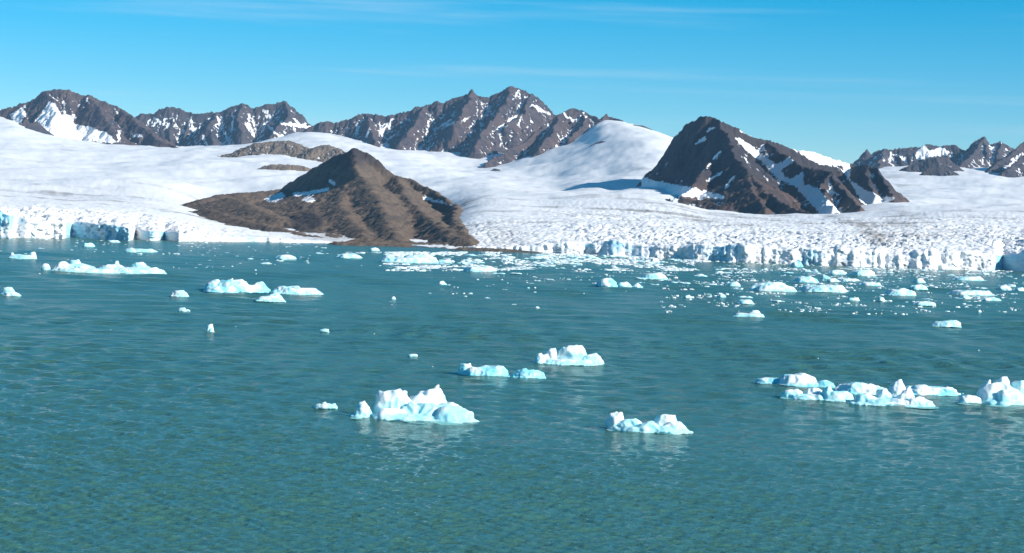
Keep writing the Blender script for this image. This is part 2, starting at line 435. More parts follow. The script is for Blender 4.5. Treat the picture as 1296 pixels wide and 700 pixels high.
def build_glacier():
    cols = np.concatenate([np.linspace(-160, -20, 30), np.linspace(-18, 1314, 780), np.linspace(1320, 1460, 30)])
    NC = len(cols)
    fr = ice_front(cols)
    fr = fr + 3.0 * fbm(cols * 0.06, cols * 0 + 3.3, 4, 5) + 2.2 * np.abs(fbm(cols * 0.16, cols * 0 + 7.7, 3, 6))
    NCL = 26
    top_d = fr
    # rows on top: distance behind the front, growing
    tt = np.linspace(0, 1, 330)
    dep = 0.6 + 760 * tt ** 1.6
    far_t = np.linspace(0, 1, 160)[1:] ** 1.1
    ks = np.ones(151) / 151
    fs = np.convolve(np.pad(fr, 75, mode='edge'), ks, 'valid')            # the brow's jogs die out a little way back
    top_d = fs
    rows_d = [fr * (1 - sstep(4, 110, q)) + fs * sstep(4, 110, q) + q for q in dep] + [(top_d + dep[-1]) * (1 - q) + 8600 * q for q in far_t]
    D = np.array(rows_d); PX = np.repeat(cols[None], len(D), 0)
    DEP = np.concatenate([np.repeat(dep[:, None], NC, 1), D[len(dep):] - fs[None]])
    X = wx(PX, D); Y = D
    Z = ice_level(PX, D)
    Zb = blur(Z, 7); w_ = sstep(250, 700, DEP); Z = Z * (1 - w_) + Zb * w_
    off, zone, bl = serac_field(X, Y, PX, DEP)
    # swells and wind drifts on the upper snow
    up = sstep(300, 1800, DEP)
    Z = Z + off * np.where(DEP < 600, 1, 1) * sstep(-1, 6, DEP) * (1 - 0.9 * sstep(900, 3000, DEP)) + up * (12 * fbm(X * 0.0035, Y * 0.0018, 4, 31) + 3.6 * fbm(X * 0.012, Y * 0.006, 4, 33))
    Z = Z + (1 - up) * 1.6 * fbm(X * 0.02, Y * 0.02, 4, 34)
    rag = 1 + (0.34 * fbm(X[0] * 0.035, X[0] * 0 + 2.2, 4, 81) - 0.16 * (voro(X[0] * 0.11, X[0] * 0 + 0.4, 82)[2] - 0.4)) * (1 - 0.5 * sstep(230, 300, cols) * (1 - sstep(690, 720, cols)))
    wr = (1 - sstep(4, 45, DEP))
    Z = Z * (1 + (rag[None] - 1) * wr)
    crest = Z[0].copy()
    # cliff face rows from the water up to the brow, with buttresses and overhangs
    q = np.linspace(0, 1, NCL + 1)[:-1]
    zc = -2.0 + (crest[None] + 2.0) * q[:, None]
    xc0 = wx(cols, fr)
    shape = np.minimum(1.0, crest / 12 + 0.3)[None]
    ramp = np.interp(cols, [-160, 225, 245, 440, 690, 790, 860, 1255, 1264, 1400], [0.36, 0.36, 0.8, 1.1, 1.5, 1.4, 0.85, 0.75, 0.35, 0.35])[None]      # how far the face leans back
    ramp = ramp * (0.75 + 0.8 * np.clip(fbm(cols * 0.03, cols * 0 + 1.7, 3, 19), -0.6, 0.6)[None])
    P = np.stack([np.repeat(xc0[None], NCL, 0).ravel() * 0.10, np.zeros(NCL * NC), zc.ravel() * 0.08], 1)
    butt = (np.abs(gn3(P, 1)) * 4.5 + np.abs(gn3(P * 2.1, 2)) * 2.6 + np.abs(gn3(P * 4.6, 3)) * 1.3 + gn3(P * 9.0, 4) * 0.5).reshape(NCL, NC)
    fa, fb, fc = voro(np.repeat(xc0[None], NCL, 0) * 0.28, zc * 0.30 + 0.1 * butt, 9)
    butt = butt + (fc - 0.5) * 2.4 + 0.9 * sstep(0.25, 0.0, fb - fa)
    lean = (1 - q[:, None]) * crest[None] * ramp
    dc = fr[None] - lean + (butt - 2.2) * shape * np.where(cols < 235, 1.25, 0.85)[None] * sstep(0, 0.12, 1 - q[:, None])
    zc = zc + (fc - 0.5) * 1.2 * np.sin(np.pi * q[:, None]) * shape
    xs = wx(cols, 1.0)[None] * dc
    Vc = np.stack([xs, dc, zc], -1)
    Vt = np.stack([X, Y, Z], -1)
    V = np.concatenate([Vc, Vt], 0)
    NR = V.shape[0]
    # dirt: grey flow streaks, medial moraine lines on the right, dusty margin by the hill
    s1 = fbm(PX * 0.006, np.log(D) * 22, 5, 50)
    dirt = 0.22 + 0.80 * s1 * sstep(40, 500, DEP) + 0.25 * fbm(PX * 0.05, np.log(D) * 8, 4, 52) * sstep(100, 600, DEP)
    def band(c0, d0, c1, d1, w, amt):
        t = np.clip((D - d0) / (d1 - d0), -0.15, 1.15)
        c = c0 + (c1 - c0) * t
        return amt * np.exp(-((PX - c) / w) ** 2) * sstep(-0.15, 0.02, t) * (1 - sstep(0.9, 1.15, t))
    dirt = dirt + band(1112, 1480, 1050, 2500, 18, 0.5) + band(1160, 1500, 1120, 2700, 45, 0.25) + band(860, 2000, 800, 2700, 60, 0.25)
    dirt = dirt + 0.35 * np.exp(-((PX - 420) / 60.0) ** 2) * (1 - sstep(1800, 2500, D)) + 0.25 * np.exp(-((PX - 640) / 45.0) ** 2) * (1 - sstep(1600, 2000, D))
    dirt = np.where(D > 3000, dirt * (0.2 + 0.8 * sstep(0.1, 0.5, fbm(PX * 0.01, np.log(D) * 9, 3, 55))), dirt)
    bluet = np.clip(bl * 0.30, 0, 0.85) * sstep(-0.4, 0.5, fbm(X * 0.02, Y * 0.02, 3, 57))
    nb = fbm(np.repeat(xc0[None], NCL, 0) * 0.05, zc * 0.05, 4, 60)
    recess_shade = np.interp(cols, [-160, 18, 20, 84, 86, 163, 168, 204, 207, 226, 230, 1262, 1266, 1400], [0.5, 0.5, 0.1, 0.1, 0.7, 0.7, 0.2, 0.2, 0.4, 0.4, 0, 0, 0.8, 0.8])  # blue ice by column, with the shade of the left-facing recesses painted in
    bluec = np.clip(0.25 + 0.9 * nb + recess_shade[None], 0, 1)
    dirtc = np.clip(0.30 + 0.9 * fbm(np.repeat(xc0[None], NCL, 0) * 0.07, zc * 0.1, 4, 61) - 0.5 * recess_shade[None] + 0.30 * sstep(200, 330, cols)[None] * (1 - sstep(700, 760, cols))[None], 0, 0.6) * (1 - sstep(0.0, 0.9, q[:, None]) * 0.5)
    DI = np.concatenate([dirtc, dirt]); BL = np.concatenate([bluec, bluet])
    quads = grid_quads(NR, NC).reshape(NR - 1, NC - 1, 4)
    Vf = V.reshape(-1, 3); at = {'dirt': DI, 'blue': BL}
    cut = NCL + 390
    for nm, qd, lab in (('glacier', quads[:cut], 'crevassed tidewater glacier ending in a pale ice cliff at the water'),
                        ('snowfield', quads[cut:], 'smooth white upper snowfield below the dark peaks')):
        v, qq, a = compact(Vf, qd.reshape(-1, 4), at)
        new_obj(nm, mesh_np(nm, v, qq, attrs=a), M_GLACIER, kind='structure', label=lab)
build_glacier()

# ---------------------------------------------------------------- mountains
def seg_dist(px, py, a, b):
    vx, vy = b[0] - a[0], b[1] - a[1]
    t = np.clip(((px - a[0]) * vx + (py - a[1]) * vy) / (vx * vx + vy * vy + 1e-9), 0, 1)
    return np.hypot(px - a[0] - t * vx, py - a[1] - t * vy), t

def poly_sd(px, py, poly):
    inside = np.zeros(px.shape, bool); dist = np.full(px.shape, 1e9)
    n = len(poly)
    for i in range(n):
        a, b = poly[i], poly[(i + 1) % n]
        d, _ = seg_dist(px, py, a, b); dist = np.minimum(dist, d)
        c = ((a[1] > py) != (b[1] > py)) & (px < (b[0] - a[0]) * (py - a[1]) / (b[1] - a[1] + 1e-9) + a[0])
        inside ^= c
    return np.where(inside, dist, -dist)

def mountain(name, label, ridges, mat, res, slope=0.85, spurs=0, spur_len=1.0, seed=1, rough=1.0, crag=0.0, snow_bias=-0.2, gully=1.0, polys=(), streaks=(), bare=(), floor=None, tone=None, margin=1.0, back=0.6, warp=1.0, stretch=0.45, dm=lambda q: q, smooth=0, fine=1.0):
    rng = np.random.RandomState(seed)
    R3 = []
    for r in ridges:
        sl = slope
        if isinstance(r, dict): sl = r.get('slope', slope); r = r['p']
        pts = [(float(wx(lx(p[0], p[1]), dm(p[2]))), float(dm(p[2])), float(wz(ly(p[0], p[1]), dm(p[2])))) for p in r]
        if crag and len(pts) > 2:
            dense = []
            for a, b in zip(pts[:-1], pts[1:]):
                n = max(1, int(math.hypot(b[0] - a[0], b[1] - a[1]) / (res * 5)))
                for k in range(n):
                    t = k / n
                    jit = crag * (rng.rand() - 0.5) * (1 if k else 0.25)
                    dense.append((a[0] + (b[0] - a[0]) * t, a[1] + (b[1] - a[1]) * t, a[2] + (b[2] - a[2]) * t + jit))
            dense.append(pts[-1]); pts = dense
        R3.append((pts, sl))
    main = list(R3)
    if spurs:
        for pts, sl in main[:1]:
            acc = rng.rand() * spurs
            for a, b in zip(pts[:-1], pts[1:]):
                ln = math.hypot(b[0] - a[0], b[1] - a[1])
                while acc < ln:
                    t = acc / ln
                    x0, y0, z0 = [a[q] + (b[q] - a[q]) * t for q in range(3)]
                    ang = rng.normal(0, 0.35); H = (z0 - CAMZ) * spur_len
                    l = H * (0.7 + 0.5 * rng.rand()); p = [(x0, y0, z0 - 0.02 * H)]
                    for k in range(1, 5):
                        ang += rng.normal(0, 0.18)
                        p.append((p[-1][0] + math.sin(ang) * l / 4, p[-1][1] - math.cos(ang) * l / 4, p[-1][2] - sl * (0.58 + 0.22 * rng.rand()) * l / 4))
                    R3.append((p, sl * 1.45))
                    # a branching side rib
                    q0 = p[2]; s = rng.choice([-1, 1]); l2 = l * 0.35
                    R3.append(([q0, (q0[0] + s * l2 * 0.7, q0[1] - l2 * 0.7, q0[2] - sl * 0.72 * l2)], sl * 1.45))
                    acc += spurs * (0.55 + 0.9 * rng.rand())
                acc -= ln
    allp = np.array([p for pts, _ in main for p in pts])
    hmax = allp[:, 2].max(); mg = hmax / slope * margin
    x0, x1 = allp[:, 0].min() - mg, allp[:, 0].max() + mg
    y0, y1 = allp[:, 1].min() - mg, allp[:, 1].max() + mg * back
    nx, ny = int((x1 - x0) / res), int((y1 - y0) / (res * 1.35))
    X, Y = np.meshgrid(np.linspace(x0, x1, nx), np.linspace(y0, y1, ny))
    u = 1.0 / (res * 30)
    Xw = X + warp * res * 5 * fbm(X * u, Y * u, 4, seed + 90); Yw = Y + warp * res * 7 * fbm(X * u, Y * u, 4, seed + 95)
    Z = np.full(X.shape, -1e9); DI = np.zeros(X.shape)
    for pts, sl in R3:
        for a, b in zip(pts[:-1], pts[1:]):
            # only near the segment
            reach = max(a[2], b[2]) / sl + 20
            ix = (X[0] > min(a[0], b[0]) - reach) & (X[0] < max(a[0], b[0]) + reach)
            iy = (Y[:, 0] > min(a[1], b[1]) - reach) & (Y[:, 0] < max(a[1], b[1]) + reach)
            if not ix.any() or not iy.any(): continue
            s = np.ix_(iy, ix)
            d, t = seg_dist(Xw[s], Yw[s], a, b)
            z = a[2] + (b[2] - a[2]) * t - sl * d * (1.12 - 0.30 * d / (d + 60 * res / 3))
            hit = z > Z[s]
            Zs = Z[s]; Zs[hit] = z[hit]; Z[s] = Zs
            Ds = DI[s]; Ds[hit] = d[hit]; DI[s] = Ds
    if smooth: Z = 0.3 * Z + 0.7 * blur(blur(Z, smooth), smooth)
    amp = sstep(0, 14 * res, DI)
    g = rough * res * (5.0 * (ridged(Xw * u * 1.3, Yw * u * stretch, 5, seed + 10) - 0.62) * (0.25 + 0.75 * amp) + fine * 1.9 * (ridged(X * u * 4.2, Y * u * 2.0, 4, seed + 20, 0.6) - 0.6) * (0.35 + 0.65 * amp) + fine * 0.9 * fbm(X * u * 11, Y * u * 8, 2, seed + 25))
    Z = Z + g
    if floor is not None:
        fl = floor(X, Y); Z = np.maximum(Z, fl)
    # snow in the hollows, on ledges, in drawn gullies
    cav = (blur(Z, 4) - Z) / (res * 1.2) + 0.6 * (blur(Z, 12) - Z) / (res * 4)
    gy, gx = np.gradient(Z, Y[1, 0] - Y[0, 0], X[0, 1] - X[0, 0])
    steep = np.hypot(gx, gy)
    snow = 0.35 + snow_bias + gully * 0.42 * np.clip(cav, -1.2, 1.0) - 0.35 * np.clip(steep - slope, -0.5, 0.8) + 0.30 * fbm(X * u * 0.7, Y * u * 0.7, 4, seed + 40)
    ppx = CX + X / Y * F; ppy = HZ - (Z - CAMZ) / Y * F
    jx = ppx + 2.0 * fbm(X * u * 4, Y * u * 4, 3, seed + 50); jy = ppy + 2.0 * fbm(X * u * 4, Y * u * 4, 3, seed + 55)
    for P in bare: snow = snow - 0.6 * sstep(-4, 4, poly_sd(jx, jy, P))
    for P in polys: snow = np.maximum(snow, 0.62 + 0.16 * np.clip(poly_sd(jx, jy, P), -4, 4))
    for w, *pl in streaks:
        for a, b in zip(pl[:-1], pl[1:]):
            d, _ = seg_dist(jx, jy, a, b)
            snow = np.maximum(snow, 0.60 + 0.22 * np.clip(w * 0.72 - d, -3, 2) + 0.12 * np.clip(cav, -1, 1))
    tn = tone(ppx, ppy, X, Y, Z) if tone else np.zeros(X.shape)
    base = ice_level(np.clip(ppx, -160, 1460), np.clip(Y, 900, 8600)) if floor is None else np.full(X.shape, 0.0)
    keep = Z > base - 14
    qd = grid_quads(ny, nx)
    kq = keep.ravel()[qd].any(1)
    v, q, a = compact(np.stack([X, Y, Z], -1).reshape(-1, 3), qd[kq], {'snow': snow, 'tone': tn})
    return new_obj(name, mesh_np(name, v, q, attrs=a), mat, kind='structure', label=label)

def Z1(pts, s, ox, oy): return [(float(lx(ox + p[0] / s, oy + p[1] / s)), float(ly(ox + p[0] / s, oy + p[1] / s))) for p in pts]
z1 = lambda *p: Z1(p, 2.915, 0, 80)
z2 = lambda *p: Z1(p, 2.69, 300, 80)
z3 = lambda *p: Z1(p, 2.594, 560, 80)
z4 = lambda *p: Z1(p, 3.042, 800, 120)
z5 = lambda *p: Z1(p, 3.335, 1030, 150)
def at(d, *pts): return [(x, y, d) for x, y in pts]

mountain('mountain', 'broad purple-brown mountain with a white snow basin at far left',
    [at(6900, (-150, 146), (-60, 142), (0, 138), (14, 135.6), (31, 130), (45, 123), (58, 115), (74, 111.6), (89, 113), (103, 118), (118, 121), (134, 128), (147, 134), (161, 142), (171, 147), (187, 161), (199, 171), (220, 181), (245, 192)),
     [(60, 114, 6900), (66, 130, 6750), (72, 146, 6560), (66, 158, 6500)], [(112, 120, 6900), (128, 140, 6700), (140, 160, 6560)], [(150, 136, 6900), (178, 158, 6700), (200, 176, 6540), (232, 188, 6450)],
     [(24, 134, 6900), (32, 148, 6650)]],
    M_ROCK_FAR, 3.0, slope=0.92, spurs=70, seed=3, rough=1.3, crag=6, snow_bias=-0.28, gully=0.8,
    polys=[z1((140, 205), (185, 143), (200, 150), (225, 190), (262, 195), (275, 225), (340, 240), (400, 260), (430, 295), (170, 275), (120, 235)), z1((40, 190), (80, 165), (95, 190), (60, 230))],
    streaks=[(1.2, *z1((415, 155), (437, 187))), (2, *z1((438, 250), (436, 285))), (2, *z1((495, 265), (525, 268))), (1, *z1((75, 180), (92, 155))), (1, *z1((235, 140), (240, 185))), (1, *z1((320, 130), (330, 150))), (1, *z1((262, 170), (275, 200)))])

mountain('mountain', 'jagged blue-grey mountain streaked with snow behind the left shoulder',
    [at(7900, (160, 150), (171, 146), (182, 143.5), (197, 141), (219, 135), (237, 142), (254, 143.5), (274, 142), (292, 135), (306, 130.2), (319, 136.5), (341, 132), (361, 127.6), (372, 136), (382, 149), (392, 160), (410, 168)),
     [(306, 131, 7900), (300, 150, 7700), (308, 168, 7500)], [(361, 128, 7900), (366, 146, 7700), (352, 160, 7520)], [(274, 142, 7900), (262, 160, 7650), (270, 180, 7450)]],
    M_ROCK_GREY, 3.2, slope=1.1, spurs=58, seed=11, rough=1.5, crag=9, snow_bias=-0.13,
    streaks=[(1.4, *z1((705, 200), (712, 255), (735, 240))), (1.5, *z1((800, 195), (850, 305))), (1.6, *z1((750, 268), (770, 315))), (1.4, *z1((862, 195), (855, 250))), (1.3, *z1((915, 220), (942, 265))), (1.4, *z1((570, 200), (595, 218))),
             (1.8, *z2((92, 155), (115, 187))), (1.4, *z2((30, 205), (60, 247))), (1.8, *z2((108, 212), (142, 250))), (1.5, *z2((192, 190), (212, 207))), (2.5, *z2((150, 205), (205, 212), (250, 218)))])

mountain('mountain', 'tallest dark mountain ridge with two jagged summits above the snow bowl',
    [at(7300, (386, 164), (397, 158), (408, 154), (430, 153.6), (449, 147), (463.6, 142.5), (482, 145), (504, 143), (523, 137.6), (538, 132), (553, 127.6), (560, 130), (575, 122.8), (587, 120.5), (598, 112.7), (606, 119.7), (618, 122.4), (633, 116.6), (646.7, 108), (660, 112.8), (675.6, 119.7), (687, 130), (700.7, 142.5), (716, 152)),
     [(646, 109, 7300), (640, 130, 7080), (622, 150, 6860), (606, 176, 6560), (598, 188, 6420)], [(598, 114, 7300), (588, 136, 7060), (575, 160, 6800)], [(672, 119, 7300), (664, 140, 7050), (640, 160, 6800)],
     [(463, 143, 7300), (468, 160, 7100), (476, 178, 6850)], [(538, 132, 7300), (525, 155, 7020), (505, 182, 6740)]],
    M_ROCK_FAR, 3.0, slope=1.08, spurs=54, seed=23, rough=1.5, crag=9, snow_bias=-0.18,
    streaks=[(1.8, *z2((488, 240), (530, 190))), (1.3, *z2((412, 200), (405, 250))), (1.5, *z2((440, 252), (452, 222))), (1.3, *z2((690, 217), (730, 193))), (1.3, *z2((652, 200), (645, 245))), (1.2, *z2((495, 215), (485, 245))),
             (1.4, *z3((235, 118), (250, 93))), (1.5, *z3((295, 138), (350, 168))), (1.2, *z3((150, 152), (166, 172))), (1.2, *z3((0, 215), (40, 192))), (1.2, *z3((60, 195), (85, 180))), (1.6, *z3((215, 190), (250, 170))), (1.2, *z3((250, 200), (262, 172))), (1.3, *z3((180, 215), (215, 205)))])

mountain('mountain', 'brown rocky spur descending to the left in front of the tallest ridge',
    [[(612, 206, 5950), (640, 192, 6080), (668, 174, 6230), (690, 158, 6330), (707, 144.5, 6400), (725.8, 136.3, 6450), (741, 141, 6450), (752.7, 147, 6420), (760, 152, 6380)],
     [(768, 143.4, 6500), (778, 148, 6480), (787, 152.3, 6450)], [(741, 141, 6450), (738, 158, 6300), (722, 174, 6120)], [(707, 145, 6400), (700, 165, 6200), (682, 188, 6000)]],
    M_ROCK_FAR, 2.6, slope=0.95, spurs=45, spur_len=0.55, seed=31, rough=0.9, crag=5, snow_bias=-0.24,
    streaks=[(1.3, *z3((400, 165), (412, 182))), (1.3, *z3((418, 178), (428, 192))), (1.2, *z3((462, 165), (475, 178))), (1.4, *z3((340, 190), (350, 210)))])

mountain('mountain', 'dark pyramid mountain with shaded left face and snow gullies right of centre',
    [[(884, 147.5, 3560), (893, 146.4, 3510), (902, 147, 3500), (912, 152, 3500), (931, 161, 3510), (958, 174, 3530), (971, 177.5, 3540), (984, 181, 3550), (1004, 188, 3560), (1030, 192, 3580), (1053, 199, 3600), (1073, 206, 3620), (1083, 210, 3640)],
     {'p': [(884, 147.5, 3560), (866, 160, 3680), (852, 174, 3770), (843, 190, 3820)], 'slope': 2.0},
     {'p': [(906, 148, 3500), (925, 178, 3330)], 'slope': 1.25},
     {'p': [(925, 178, 3330), (930, 200, 3190), (946, 214, 3090)], 'slope': 0.95},
     {'p': [(946, 214, 3090), (962, 236, 2940), (992, 256, 2790), (1022, 271, 2660)], 'slope': 0.72},
     {'p': [(898, 205, 3250), (880, 232, 3100), (862, 248, 2980)], 'slope': 0.9},
     {'p': [(946, 214, 3090), (950, 236, 2940), (962, 256, 2810), (972, 268, 2720)], 'slope': 0.66},
     {'p': [(822, 259, 2900), (848, 251, 2880), (890, 254, 2850), (925, 262, 2780)], 'slope': 0.6},
     {'p': [(968, 178, 3540), (995, 196, 3400), (1020, 212, 3300), (1050, 216, 3220), (1064, 236, 3080), (1088, 262, 2900)], 'slope': 1.0},
     {'p': [(1050, 216, 3220), (1040, 236, 3080), (1052, 262, 2900)], 'slope': 1.0},
     {'p': [(1080, 210, 3640), (1096, 208.5, 3500), (1112, 214, 3460), (1121, 232, 3380), (1131, 250, 3260)], 'slope': 1.15},
     {'p': [(1096, 209, 3500), (1098, 228, 3380), (1108, 246, 3250)], 'slope': 1.1}],
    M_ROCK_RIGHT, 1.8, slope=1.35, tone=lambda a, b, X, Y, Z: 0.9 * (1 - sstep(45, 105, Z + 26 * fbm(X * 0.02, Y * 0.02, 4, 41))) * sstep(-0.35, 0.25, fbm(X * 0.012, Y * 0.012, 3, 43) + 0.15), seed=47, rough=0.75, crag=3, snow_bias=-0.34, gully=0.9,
    polys=[z4((395, 165), (450, 190), (520, 245), (560, 270), (610, 243), (622, 255), (572, 290), (600, 330), (662, 297), (655, 340), (720, 365), (742, 395), (805, 452), (730, 466), (690, 420), (630, 355), (550, 312), (495, 250), (455, 225)),
           z4((605, 198), (700, 212), (780, 240), (835, 262), (800, 272), (720, 266), (650, 226)),
           z4((800, 262), (835, 258), (838, 330), (900, 368), (960, 395), (1008, 398), (965, 440), (905, 437), (868, 380), (828, 310)),
           z4((40, 320), (95, 335), (200, 352), (350, 388), (350, 402), (235, 392), (100, 382), (30, 380)), z4((148, 400), (180, 398), (175, 432), (150, 428))],
    streaks=[(1.2, *z4((245, 187), (282, 168))), (1.2, *z4((290, 142), (316, 124))), (1.3, *z4((270, 297), (302, 265))), (1.2, *z4((315, 246), (340, 220))), (1.4, *z4((290, 332), (346, 296))), (1.2, *z4((360, 356), (392, 317))), (1.6, *z4((420, 138), (490, 166))), (1.0, *z4((500, 195), (525, 235))), (0.9, *z4((770, 372), (800, 388)))],
    bare=[z4((165, 170), (250, 90), (300, 110), (390, 180), (395, 240), (480, 340), (700, 450), (400, 450), (380, 380), (200, 330))])

mountain('mountain', 'row of small jagged peaks above the far right snowfield',
    [at(7000, (1070, 216), (1084, 205.5), (1091, 199.5), (1096.6, 188), (1103, 195), (1112, 190), (1120, 187.5), (1134, 188), (1150, 186), (1162, 186.5), (1174, 181), (1184, 183.5), (1195, 183), (1207, 181.5), (1213, 186), (1222, 189), (1232, 181), (1237, 175.5), (1243.5, 170.5), (1248, 176), (1253.4, 182), (1260, 181), (1267, 178.2), (1277, 182.4), (1286, 190), (1300, 196)),
     [(1243, 172, 7000), (1236, 190, 6800), (1220, 204, 6620)], [(1243, 172, 7000), (1250, 192, 6820)], [(1267, 179, 7000), (1262, 196, 6800)],
     [(1120, 188, 7000), (1116, 200, 6800), (1112, 209, 6650)]],
    M_ROCK_GREY, 2.6, slope=1.1, spurs=48, spur_len=0.6, seed=61, rough=1.3, crag=6, snow_bias=-0.14,
    polys=[z5((430, 150), (470, 108), (485, 140), (550, 125), (575, 150), (500, 160), (440, 175))],
    streaks=[(1.2, *z5((285, 150), (300, 180))), (1.2, *z5((350, 155), (380, 165))), (1.2, *z5((785, 105), (795, 95))), (1.2, *z5((330, 140), (320, 185)))])

mountain('mountain', 'dark rock slope entering at the far right edge above the snow',
    [[(1250, 217, 6050), (1262, 205, 6120), (1275, 196, 6180), (1288, 186, 6240), (1300, 178, 6300), (1330, 160, 6400), (1380, 150, 6500)],
     [(1268, 220, 5850), (1280, 208, 5920), (1292, 200, 5980), (1310, 190, 6050)]],
    M_ROCK_GREY, 2.4, slope=0.9, spurs=55, spur_len=0.4, seed=67, rough=0.9, crag=4, snow_bias=-0.2,
    streaks=[(1.6, *z5((835, 175), (880, 150))), (1.5, *z5((800, 215), (850, 180)))])

# small rock islands standing out of the ice
def on_ice(px, py):
    """distance at which the ice sheet is seen at this place"""
    d = np.linspace(1500, 8500, 1400); c = np.full(d.shape, float(lx(px, py)))
    row = HZ - (ice_level(c, d) - CAMZ) / d * F
    k = np.argmax(row <= float(ly(px, py)))
    return float(d[k]) if row[k] <= float(ly(px, py)) else 6500.0
def outcrop(label, base, pts, mat, res, **kw):
    """a rock rib standing out of the snow; base: photo row where its foot meets the snow"""
    p = [(x, y, on_ice(x, base) + 18) for x, y in pts]
    dm_ = float(np.median([q[2] for q in p]))
    mountain('rock_outcrop', label, [[(x, y, 0.3 * d + 0.7 * dm_) for x, y, d in p]], mat, res, back=1.0, **kw)
outcrop('small dark rock knob in the snow below the far left mountain', 168, [(28, 165), (38, 157.5), (46, 153), (53, 160), (57, 167)], M_ROCK_GREY, 2.2, slope=0.85, seed=71, rough=0.7, snow_bias=-0.4)
outcrop('long ochre rock shelf in the snow behind the brown hill', 197, [(309, 190), (322, 181), (345, 178.5), (367, 178), (383, 183), (392, 190)], M_ROCK_BAND, 1.8, slope=0.5, seed=73, rough=1.2, snow_bias=-0.25, spurs=30, spur_len=0.12)
outcrop('short rounded ochre rock shelf just left of the hill summit', 201, [(388, 192), (396, 187), (405, 184), (418, 183), (430, 188), (440, 196)], M_ROCK_BAND, 1.8, slope=0.5, seed=74, rough=1.2, snow_bias=-0.25, spurs=30, spur_len=0.12)
outcrop('thin dark rock band in the snow left of the hill summit', 216, [(334, 209.5), (345, 207), (365, 208), (385, 210), (396, 214)], M_ROCK_BAND, 1.6, slope=0.6, seed=79, rough=1.0, snow_bias=-0.3)
outcrop('lone round rock in the snow below the brown spur', 219, [(619, 217), (625, 213), (632, 214), (636, 218)], M_ROCK_FAR, 1.2, slope=0.8, seed=83, rough=0.5, snow_bias=-0.5)
outcrop('tiny rock sliver high on the white snow dome', 181.5, [(754, 180.5), (762, 178), (770, 179.5)], M_ROCK_FAR, 1.2, slope=0.8, seed=89, rough=0.5, snow_bias=-0.5)
mountain('rock_outcrop', 'dark rock rib along the skyline of the white snow dome',
    [[(803, 157, 6150), (812, 158.8, 6160), (822, 162.5, 6160), (831, 167.5, 6150)]], M_ROCK_FAR, 2.0, slope=0.7, seed=97, rough=0.5, snow_bias=-0.4)
outcrop('slanting dark rock rib in the snow below the far right peaks', 216, [(1141, 214), (1150, 208.5), (1162, 206), (1175, 201.5), (1190, 198), (1200, 198)], M_ROCK_GREY, 1.8, slope=0.9, seed=103, rough=0.9, snow_bias=-0.3)
outcrop('low humped rock island in the far right snowfield', 222, [(1163, 220.5), (1174, 213), (1190, 210.5), (1198, 211.5), (1205, 215.5)], M_ROCK_GREY, 1.8, slope=0.8, seed=107, rough=0.9, snow_bias=-0.35)
outcrop('low dark rock ledge at the foot of the shaded pyramid mountain', 241.5, [(846, 240), (855, 236.5), (866, 239)], M_ROCK_RIGHT, 1.2, slope=0.8, seed=101, rough=0.6, snow_bias=-0.4)

